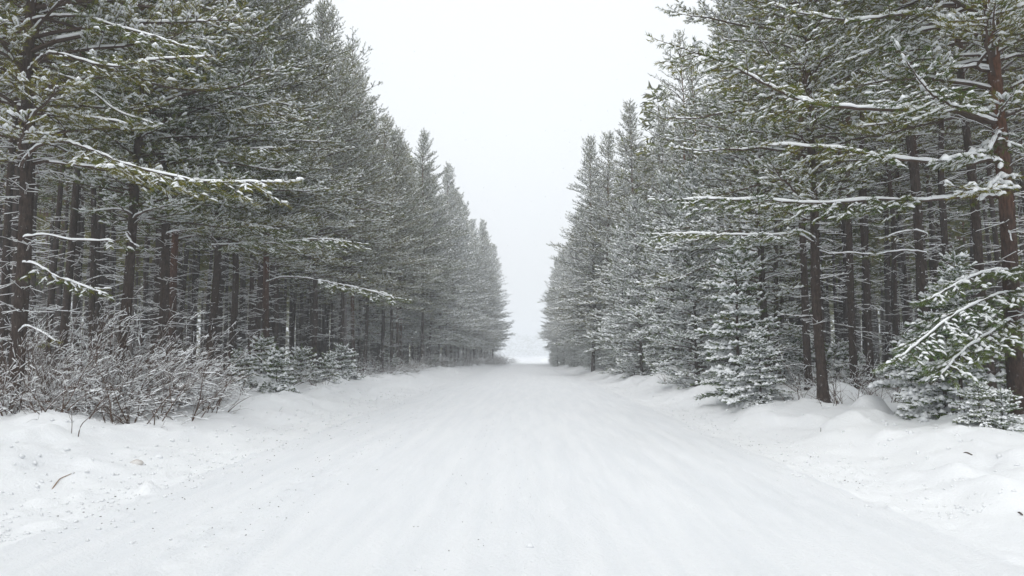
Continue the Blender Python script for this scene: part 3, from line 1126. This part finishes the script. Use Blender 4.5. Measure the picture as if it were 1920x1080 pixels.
for k_, pp in enumerate([[(1885, 548, 13.1), (1850, 560, 12.7), (1790, 590, 12.2), (1735, 632, 11.9), (1692, 668, 11.6)],
                         [(1892, 600, 13.0), (1865, 618, 12.5), (1830, 640, 12.1), (1790, 672, 11.8), (1765, 702, 11.6)],
                         [(1880, 505, 13.3), (1840, 512, 13.0), (1790, 535, 12.7), (1745, 560, 12.5)]]):
    hero_limb(r1, pp, .014, seed=31 + 20 * k_, fol=.05, fat=.8, snow=.85, blen=.34, spacing=.07, shoot=.10, shsp=.06, needle=M_SPRUCE)
r2 = find('slim dark pine standing clear')
hero_limb(r2, [(1520, 452, 17.0), (1495, 440, 16.8), (1430, 441, 16.5), (1350, 440, 16.1), (1280, 438, 15.8), (1230, 441, 15.5)], .030, seed=33, fol=.35, fat=1.2, blen=.2)
hero_limb(r2, [(1525, 445, 16.9), (1500, 432, 16.6), (1480, 438, 16.3)], .024, seed=34, fol=.7, fat=1.2)
hero_limb(r2, [(1535, 470, 17.2), (1560, 476, 17.1), (1600, 474, 17.0), (1640, 478, 16.9)], .014, seed=35, fol=.98)
r3 = find('thick straight trunk standing alone')
hero_limb(r3, [(1738, 440, 20.3), (1710, 432, 20.0), (1680, 438, 19.8), (1660, 446, 19.6)], .018, seed=36, fol=.9)
hero_limb(r3, [(1738, 475, 20.3), (1700, 470, 20.1), (1660, 474, 19.8), (1635, 480, 19.6)], .018, seed=37, fol=.9)

# ------------------------------------------------------------------ young spruces
def spr(proto, px, Y, name, label, sc=1, group=None, dz=0):
    p = at(px, 700, Y)
    TREES.append((p.x, Y))
    return place(proto, name, (p.x, Y, gz(p.x, Y) - dz), label, 'spruce' if 'spruce' in name else 'tree', group, rng.uniform(0, 6), sc)


spr(SPRUCE[0], 1384, 20.0, 'young_spruce', 'young spruce on the right bank, reddish stem showing between snowy boughs', 1.0)
spr(SPRUCE[1], 1425, 18.6, 'young_spruce', 'low wide young spruce right beside the reddish-stemmed one, boughs on the snow', .52)
spr(SPRUCE[0], 1800, 13.2, 'young_spruce', 'young spruce with heavy snow pads in front of the thick right trunk', .66)
spr(SPRUCE[1], 1770, 14.2, 'young_spruce', 'broad young spruce left of and behind the one before the thick right trunk', .70)
spr(SMALL[0], 1832, 11.6, 'small_spruce', 'tiny green spruce half buried at the edge of the right bank', .42)
spr(SMALL[1], 1875, 11.5, 'small_spruce', 'tiny buried spruce tip nearest the thick right trunk', .40)
for px, Y, k, sc, lb in [(450, 24.0, 0, .95, 'small rounded snowy spruce, first right of the big bush'), (490, 25.6, 1, 1.1, 'small snowy spruce standing behind a white mound'),
                         (519, 22.5, 0, 1.0, 'small spruce loaded with snow, nearest the road on the left'), (565, 28.5, 1, 1.15, 'small spruce right of the snow-loaded one nearest the road'),
                         (616, 27.0, 1, .8, 'smallest of the left spruces, by the verge left of the brown brush'), (640, 33, 0, 1.2, 'small spruce at the left end of the brown brush')]:
    spr(SMALL[k], px, Y, 'small_spruce', lb, sc * .86, 'small spruces along the left verge')
for i in range(10):
    Y = 31 + i * 5.4 + rng.uniform(-1, 1)
    X = left_edge(Y) + rng.uniform(-.6, 1.3)
    place(SMALL[i % 2], 'small_spruce', (X, Y, gz(X, Y)), f'{ORD[i]} small snowy spruce beyond the brown brush under the left pines', 'spruce', 'undergrowth spruces, left', rng.uniform(0, 6), rng.uniform(.4, 1.0))
for i in range(9):
    Y = 19 + i * 1.7 + rng.uniform(-.6, .6)
    X = 9.6 + rng.uniform(-1, 4) + max(0, (24 - Y) * .25)
    place((SMALL + SPRUCE[:1])[i % 3], 'small_spruce', (X, Y, gz(X, Y)), f'{ORD[i]} shaded young spruce between the right trunks, counting from the nearest', 'spruce', 'undergrowth spruces, right',
          rng.uniform(0, 6), rng.uniform(.9, 1.6) if i % 3 < 2 else rng.uniform(.4, .6))
for i in range(22):
    Y = 42 + i * 3.6 + rng.uniform(-1, 1)
    X = right_edge(Y) + rng.uniform(-1.3, -.2)
    place(YOUNG[i % 2], 'young_pine', (X, Y, gz(X, Y)), f'{ORD[i]} low young pine along the far right verge', 'pine tree', 'low pines along the right verge', rng.uniform(0, 6), rng.uniform(.3, .6))


# ------------------------------------------------------------------ bushes
def make_bush(nm, seed, H, n_stem, lean=(.6, -.1), spread=.8, fine=1.0, snow=1.0, mat=None):
    rg = np.random.default_rng(seed)
    fo = Foliage(seed)

    def grow(p, d, L, r, lev):
        n = 5 if lev == 0 else 3
        pts = [p]
        for i in range(n):
            d = unit(d + np.array([lean[0], lean[1], -.25]) * (.10 + .10 * i / n) * (1.2 - lev * .2) + rg.normal(0, .10, 3))
            pts.append(pts[-1] + d * L / n)
        rr = np.linspace(r, r * .45, n + 1)
        for i in range(n):
            a, b = pts[i], pts[i + 1]
            fo.w.append((a, b, rr[i], rr[i + 1]))
            dd = unit(b - a)
            hz = math.sqrt(max(1 - dd[2] ** 2, .02))
            if rg.random() < .45:
                g = rg.uniform(.7, 1.9) * snow
                fo.sn.append((a, b, (.007 + rr[i] * .7) * g * hz, (.011 + rr[i]) * g * hz, rr[i] * .5))
        if lev < 2:
            m = int((5, 4)[lev] * fine + rg.random())
            for k in range(m):
                i = int(rg.integers(1, n + 1))
                nd = unit(unit(pts[i] - pts[i - 1]) + rg.normal(0, .45, 3) + np.array([0, 0, .15]))
                grow(pts[i], nd, L * rg.uniform(.35, .6), r * .5, lev + 1)

    for k in range(n_stem):
        a = rg.uniform(0, 2 * PI)
        q = rg.random() ** .5 * .35
        d = unit(np.array([math.cos(a) * spread, math.sin(a) * spread, rg.uniform(.5, 1.3)]) + np.array([lean[0], lean[1], 0]) * .6)
        grow(np.array([q * math.cos(a), q * math.sin(a), -.1]), d, H * rg.uniform(.6, 1.1), .008 + .003 * H, 0)
    mb, ms = MB(), MB()
    A = fo.w
    add_segs(mb, np.array([a[0] for a in A]), np.array([a[1] for a in A]), np.array([a[2] for a in A]), np.array([a[3] for a in A]), 3, 0)
    A = fo.sn
    add_snow(ms, np.array([a[0] for a in A]), np.array([a[1] for a in A]), np.array([a[2] for a in A]), np.array([a[3] for a in A]), np.array([a[4] for a in A]), ends=.2)
    return [('stems', mb.mesh(nm + '_stems', [mat or M_BUSH], False)), ('snow_load', ms.mesh(nm + '_snow', [M_LOAD], True))]


BIG = [make_bush('bare_bush', 81 + k, 1.9, 24, fine=1.2) for k in range(3)]
LOW = [make_bush('low_bush', 85 + k, 1.0, 14, lean=(.25, 0), spread=1.0, snow=.9) for k in range(2)]
THIN = [make_bush('thin_bush', 88 + k, .75, 7, lean=(0, 0), spread=.6, fine=.6, snow=.35) for k in range(2)]
BUSHES = [(-10, 12.6, 0, 1.0, 'bush cut by the left edge of the photo'), (40, 12.2, 1, .8, 'bush around the foot of the nearest left trunk'), (95, 13.0, 2, 1.05, 'bush just right of the nearest left trunk'),
          (150, 12.8, 0, .9, 'bush behind the two bare saplings'), (190, 14.3, 1, 1.15, 'tall bush behind the middle of the thicket'), (235, 14.0, 2, 1.1, 'bush below the pale snow-plastered trunk'),
          (262, 16.2, 0, 1.3, 'tallest bush of the left thicket, top bent with snow'), (290, 14.8, 1, .85, 'bush at the front middle of the thicket'), (325, 16.0, 2, .9, 'bush right of the tallest one'),
          (350, 17.2, 0, .72, 'bush with bundles of stems swept to the right'), (130, 15.5, 1, 1.2, 'dark bush set back between the first two large trunks'),
          (60, 15.5, 2, 1.2, 'dark bush behind the nearest left trunk')]
for px, Y, k, sc, lb in BUSHES:
    Y += .9
    p = at(px, 750, Y)
    place(BIG[k], 'bare_bush', (p.x, Y, gz(p.x, Y) - .05), 'leafless snow-laden ' + lb, 'bush', 'snowy thicket on the left', rng.uniform(-.35, .35), sc * .77)
for i in range(42):
    Y = 27 + i * 2.55 + rng.uniform(-1, 1)
    X = left_edge(Y) + rng.uniform(0, 1.8)
    place(LOW[i % 2], 'low_bush', (X, Y, gz(X, Y) - .05), f'{ORD[i]} low brown leafless bush along the left verge past the small spruces', 'bush', 'low brush along the left verge', rng.uniform(0, 6), rng.uniform(.8, 1.3) + .008 * (Y - 27))
for px, Y, k, sc, lb in [(1265, 29.5, 0, 1.0, 'thin bare shrub in front of the rounded mound at the right'), (1290, 29.0, 1, .9, 'thin shrub right of the rounded mound'),
                         (1500, 18.2, 0, .8, 'thin bare shrub left of the slim edge pine'), (1578, 17.3, 1, 1.15, 'upright thin shrub just right of the slim edge pine'),
                         (1600, 18.0, 0, 1.1, 'thin dark-stemmed shrub behind the round snow lump'), (1650, 17.6, 1, .9, 'thin shrub right of the round snow lump'),
                         (1555, 16.4, 0, .55, 'smallest shrub at the foot of the slim edge pine')]:
    p = at(px, 740, Y)
    place(THIN[k], 'thin_bush', (p.x, Y, gz(p.x, Y) - .05), lb, 'shrub', None, rng.uniform(0, 6), sc)
for px, Y, k, sc, lb in [(60, 12.3, 0, 1.3, 'dark twiggy shrub in front of the thicket at the far left'), (120, 12.4, 1, 1.1, 'thin shrub just left of the short upright sapling'),
                         (215, 13.0, 0, 1.3, 'thin dark shrub in front of the middle of the thicket'), (270, 13.6, 1, 1.4, 'thin shrub with stems crossing before the thicket middle'),
                         (330, 14.6, 0, 1.4, 'thin shrub in front of the swept stems of the thicket'), (385, 16.0, 1, 1.3, 'thin shrub at the right end of the thicket'),
                         (430, 18.5, 0, 1.0, 'thin shrub between the thicket and the first small spruce'), (600, 26.0, 1, .9, 'thin shrub on the verge right of the left spruces')]:
    p = at(px, 740, Y)
    place(THIN[k], 'thin_bush', (p.x, Y, gz(p.x, Y) - .05), lb, 'shrub', None, rng.uniform(0, 6), sc)
for i in range(9):
    Y = 18.5 + i * 1.4 + rng.uniform(-.6, .6)
    X = 8.6 + rng.uniform(-.3, 3)
    place(LOW[i % 2], 'low_bush', (X, Y, gz(X, Y) - .05), f'{ORD[i]} snowy leafless bush in the shade between the right trunks', 'bush', 'brush under the right trees', rng.uniform(0, 6), rng.uniform(.8, 1.2))


# ------------------------------------------------------------------ sticks, saplings, clod, crumbs
def ground_pix(px, py):
    """where the photo pixel meets the snow"""
    lo, hi = 3.0, 60.0
    d = _M @ Vector(((px - 960) / F_PX, -(py - 540) / F_PX, -1))
    Y = lo
    while Y < hi:
        p = at(px, py, Y)
        if p.z <= gz(p.x, Y):
            return p
        Y *= 1.004
    return at(px, py, hi)


def stick(name, pix, r0, r1, label, cat, mat, raise_=None, snow=False, twigs=()):
    base = ground_pix(*pix[0])
    P = []
    for i, (a, b) in enumerate(pix):
        p = at(a, b, base.y + (raise_[i] if raise_ else 0))
        if not raise_:
            g = ground_pix(a, b)
            p = g + Vector((0, 0, .015))
        P.append(p - base)
    P[0].z -= .05
    pts = smooth_path(P, 14)
    o = thing(name, base, label, cat)
    st = link('stem', tube_mesh(pts, r0, r1, mat, name='stem'), o)
    for tw in twigs:
        q = [at(a, b, base.y) - base for a, b in tw]
        link('twig', tube_mesh(smooth_path(q, 6), r1 * 1.1, r1 * .5, mat, 4, 'twig'), o)
    if snow:
        link('snow', snow_ridge_mesh(pts, r0 * .6, r1 * .6, rg=np.random.default_rng(1), fat=.3), st)
    return o


M_STICK = mat_plain('dry_stick', (.26, .17, .10))
M_GREY = mat_plain('grey_stick', (.11, .085, .075))
stick('twig', [(87, 927), (108, 905), (116, 898), (140, 888)], .008, .003, 'tan forked twig poking out of the left bank in the foreground', 'twig', M_STICK)
stick('stick', [(1803, 848), (1812, 851), (1826, 858), (1834, 866)], .012, .008, 'short dark stick lying on the right snowbank', 'stick', M_GREY)
stick('stick', [(1905, 960), (1911, 964), (1917, 968)], .010, .007, 'small dark stick at the lower right edge of the photo', 'stick', M_GREY)
stick('sapling', [(146, 817), (152, 798), (168, 782), (196, 758), (235, 735)], .008, .003, 'bare forked sapling leaning right out of the snow below the thicket', 'sapling', M_GREY,
      raise_=(0, 0, .05, .1, .15), twigs=[((168, 782), (178, 770), (176, 758)), ((196, 758), (190, 748), (196, 738))])
stick('sapling', [(134, 812), (135, 795), (134, 772)], .006, .003, 'short upright bare sapling left of the leaning forked one', 'sapling', M_GREY, raise_=(0, 0, 0),
      twigs=[((135, 790), (130, 780), (128, 768))])
stick('bent_stem', [(1412, 680), (1418, 640), (1440, 605), (1470, 580), (1495, 560)], .020, .007, 'bare bent stem arching right out of the low wide young spruce', 'sapling', M_GREY,
      raise_=(0, 0, 0, .1, .2), snow=True)
stick('sapling', [(1876, 798), (1877, 770), (1876, 750)], .012, .008, 'thin dark stake-like stem beside the tiny buried spruce at right', 'sapling', M_GREY, raise_=(0, 0, 0))
stick('sapling', [(462, 742), (455, 730), (440, 712), (432, 700)], .010, .003, 'bare twig leaning left off the bank below the small spruces', 'sapling', M_GREY, raise_=(0, 0, 0, .05),
      twigs=[((455, 730), (458, 718), (452, 706))])
stick('twig', [(1160, 700)] * 1 + [(1158, 698)] if False else [(1538, 812), (1539, 806), (1539, 802)], .006, .004, 'tiny twig stub on the right bank', 'twig', M_GREY, raise_=(0, 0, 0))


def blob_mesh(name, rx, ry, rz_, mat, seed, nu=14, nv=9, amp=.14):
    mb = MB()
    rg = np.random.default_rng(seed)
    ph = rg.uniform(0, 6, 4)
    V = []
    for j in range(nv + 1):
        th = PI * j / nv
        for i in range(nu):
            a = 2 * PI * i / nu
            k = 1 + amp * (math.sin(2 * a + ph[0]) * math.sin(th * 2 + ph[1]) + .5 * math.sin(5 * a + ph[2]) * math.sin(3 * th + ph[3]))
            V.append((rx * k * math.sin(th) * math.cos(a), ry * k * math.sin(th) * math.sin(a), rz_ * k * math.cos(th)))
    F = []
    for j in range(nv):
        for i in range(nu):
            i2 = (i + 1) % nu
            a, b, c, d = j * nu + i, j * nu + i2, (j + 1) * nu + i2, (j + 1) * nu + i
            F += [(a, c, b), (a, d, c)]
    mb.add(V, F)
    return mb.mesh(name, [mat])


M_CLOD = mat_snow('dirty_clod', (.50, .46, .43), (.74, .72, .70), 6, .8)
for i, (px, py, r, lb, m) in enumerate([(256, 870, .085, 'brownish rounded snow clod on the left bank', M_CLOD), (298, 858, .06, 'white snow clod just right of the brownish one', M_BANK),
                                        (322, 826, .05, 'small snow clod higher on the left bank', M_BANK), (993, 1025, .035, 'small snow crumb on the road near the bottom of the photo', M_ROAD),
                                        (1300, 760, .05, 'snow crumb at the foot of the right bank', M_BANK)]):
    p = ground_pix(px, py)
    o = link('snow_clod', blob_mesh('snow_clod', r, r * .8, r * .6, m, i))
    o.location = (p.x, p.y, p.z + r * .12)
    tag(o, lb, 'snow clod')

mb = MB()
rg = np.random.default_rng(105)
C = []
for _ in range(1500):
    C.append((-4.9 + rg.normal(0, .5), 6.5 + rg.random() ** 1.5 * 34, rg.uniform(.008, .032)))
for _ in range(700):
    C.append((-2.8 + rg.normal(0, .35), 6.0 + rg.random() ** 1.3 * 30, rg.uniform(.005, .014)))
for _ in range(900):
    C.append((4.3 + rg.normal(0, .35), 7.5 + rg.random() ** 1.4 * 34, rg.uniform(.008, .028)))
for _ in range(500):
    C.append((rg.choice([-1, 1]) * rg.uniform(5, 7.5), 7 + rg.random() * 22, rg.uniform(.012, .05)))
for _ in range(500):
    C.append((-.5 + rg.normal(0, .5), 5.5 + rg.random() ** 1.2 * 26, rg.uniform(.004, .011)))
A = np.array(C)
c = np.stack([A[:, 0], A[:, 1], height(A[:, 0], A[:, 1]) + A[:, 2] * .2], 1)
k6 = rg.uniform(.6, 1.25, (len(A), 6, 1)) * A[:, 2][:, None, None]
O = np.array([(1, 0, 0), (0, 1, 0), (-1, 0, 0), (0, -1, 0), (0, 0, .8), (0, 0, -.8)])
an = rg.uniform(0, 6.28, len(A))
Rz = np.stack([np.stack([np.cos(an), -np.sin(an), an * 0], 1), np.stack([np.sin(an), np.cos(an), an * 0], 1), np.stack([an * 0, an * 0, an * 0 + 1], 1)], 1)
V = c[:, None] + np.einsum('nij,kj->nki', Rz, O) * k6
mb.inst(V, np.array([(0, 1, 4), (1, 2, 4), (2, 3, 4), (3, 0, 4), (1, 0, 5), (2, 1, 5), (3, 2, 5), (0, 3, 5)]), 0)
tag(link('snow_crumbs', mb.mesh('snow_crumbs', [M_BANK], True)), 'loose snow crumbs thrown along the foot of the banks and the tracks', 'snow crumbs', None, 'stuff')

# grit and bark crumbs strewn over the road: far too many to count
mb = MB()
rg = np.random.default_rng(101)
pts = []
for _ in range(260):
    Y = 6.5 + rg.random() ** 1.3 * 34
    pts.append((-2.85 + rg.normal(0, .33), Y, rg.uniform(.003, .008)))
for _ in range(330):
    Y = 7 + rg.random() ** 1.2 * 34
    pts.append((-4.5 + rg.normal(0, .35), Y, rg.uniform(.003, .010)))
for _ in range(230):
    pts.append((-.5 + rg.normal(0, .4), 6.5 + rg.random() * 26, rg.uniform(.002, .006)))
for _ in range(260):
    Y = 9 + rg.random() ** 1.1 * 34
    pts.append((4.1 + rg.normal(0, .22), Y, rg.uniform(.003, .010)))
for px, py in [(384, 941), (287, 991), (776, 989), (849, 891), (742, 840), (780, 784), (714, 782), (598, 830), (678, 852), (537, 971), (492, 892), (1335, 848), (1220, 808), (842, 1033)]:
    p = ground_pix(px, py)
    pts.append((p.x, p.y, .007))
A = np.array(pts)
Z = height(A[:, 0], A[:, 1])
c = np.stack([A[:, 0], A[:, 1], Z + A[:, 2] * .4], 1)
ang = rg.uniform(0, 6.28, len(A))
d = np.stack([np.cos(ang), np.sin(ang), rg.uniform(-.2, .2, len(A))], 1)
add_segs(mb, c - d * A[:, 2:3], c + d * A[:, 2:3], A[:, 2] * .6, A[:, 2] * .35, 4, 0)
tag(link('grit', mb.mesh('grit', [mat_plain('grit', (.10, .085, .075))], False)), 'dark grit and bark crumbs strewn along the wheel tracks', 'grit', None, 'stuff')

# snow in the air
mb = MB()
rg = np.random.default_rng(111)
n = 5200
Yf = 3.5 + rg.random(n) ** .7 * 30
Xf = (rg.random(n) * 2 - 1) * (Yf * .78 + 1)
Zf = rg.uniform(.05, 1, n) * (Yf * .40 + 1.6)
c = np.stack([Xf, Yf, Zf + .3], 1)
d = unit(rg.normal(0, 1, (n, 3)))
r = rg.uniform(.003, .008, n) * np.clip(Yf / 12, .35, 1)
add_segs(mb, c - d * r[:, None], c + d * r[:, None], r, r * .6, 4, 0)
tag(link('falling_snow', mb.mesh('falling_snow', [M_LOAD], True)), 'fine snowflakes falling in front of the dark trunks', 'snowflakes', None, 'stuff')

# ------------------------------------------------------------------ haze
me = bpy.data.meshes.new('haze')
x0, x1, y0, y1, z0, z1 = -1250, 1250, -110, 1250, -1.6, 25.0
me.from_pydata([(x, y, z) for x in (x0, x1) for y in (y0, y1) for z in (z0, z1)], [],
               [(0, 1, 3, 2), (4, 6, 7, 5), (0, 4, 5, 1), (2, 3, 7, 6), (0, 2, 6, 4), (1, 5, 7, 3)])
hm = bpy.data.materials.new('haze')
hm.use_nodes = True
hn = hm.node_tree.nodes
hn.clear()
ho = hn.new('ShaderNodeOutputMaterial')
hv = hn.new('ShaderNodeVolumePrincipled')
hv.inputs['Color'].default_value = (.92, .94, .96, 1)
hv.inputs['Density'].default_value = .0032
hv.inputs['Anisotropy'].default_value = .6
hm.node_tree.links.new(hv.outputs[0], ho.inputs['Volume'])
me.materials.append(hm)
tag(link('haze', me), 'pale snowy haze filling the air over the road', 'haze', None, 'stuff')

print('TREES', len(TREES), 'objects', len(COL.objects), 'tris', sum(len(m.polygons) for m in bpy.data.meshes))
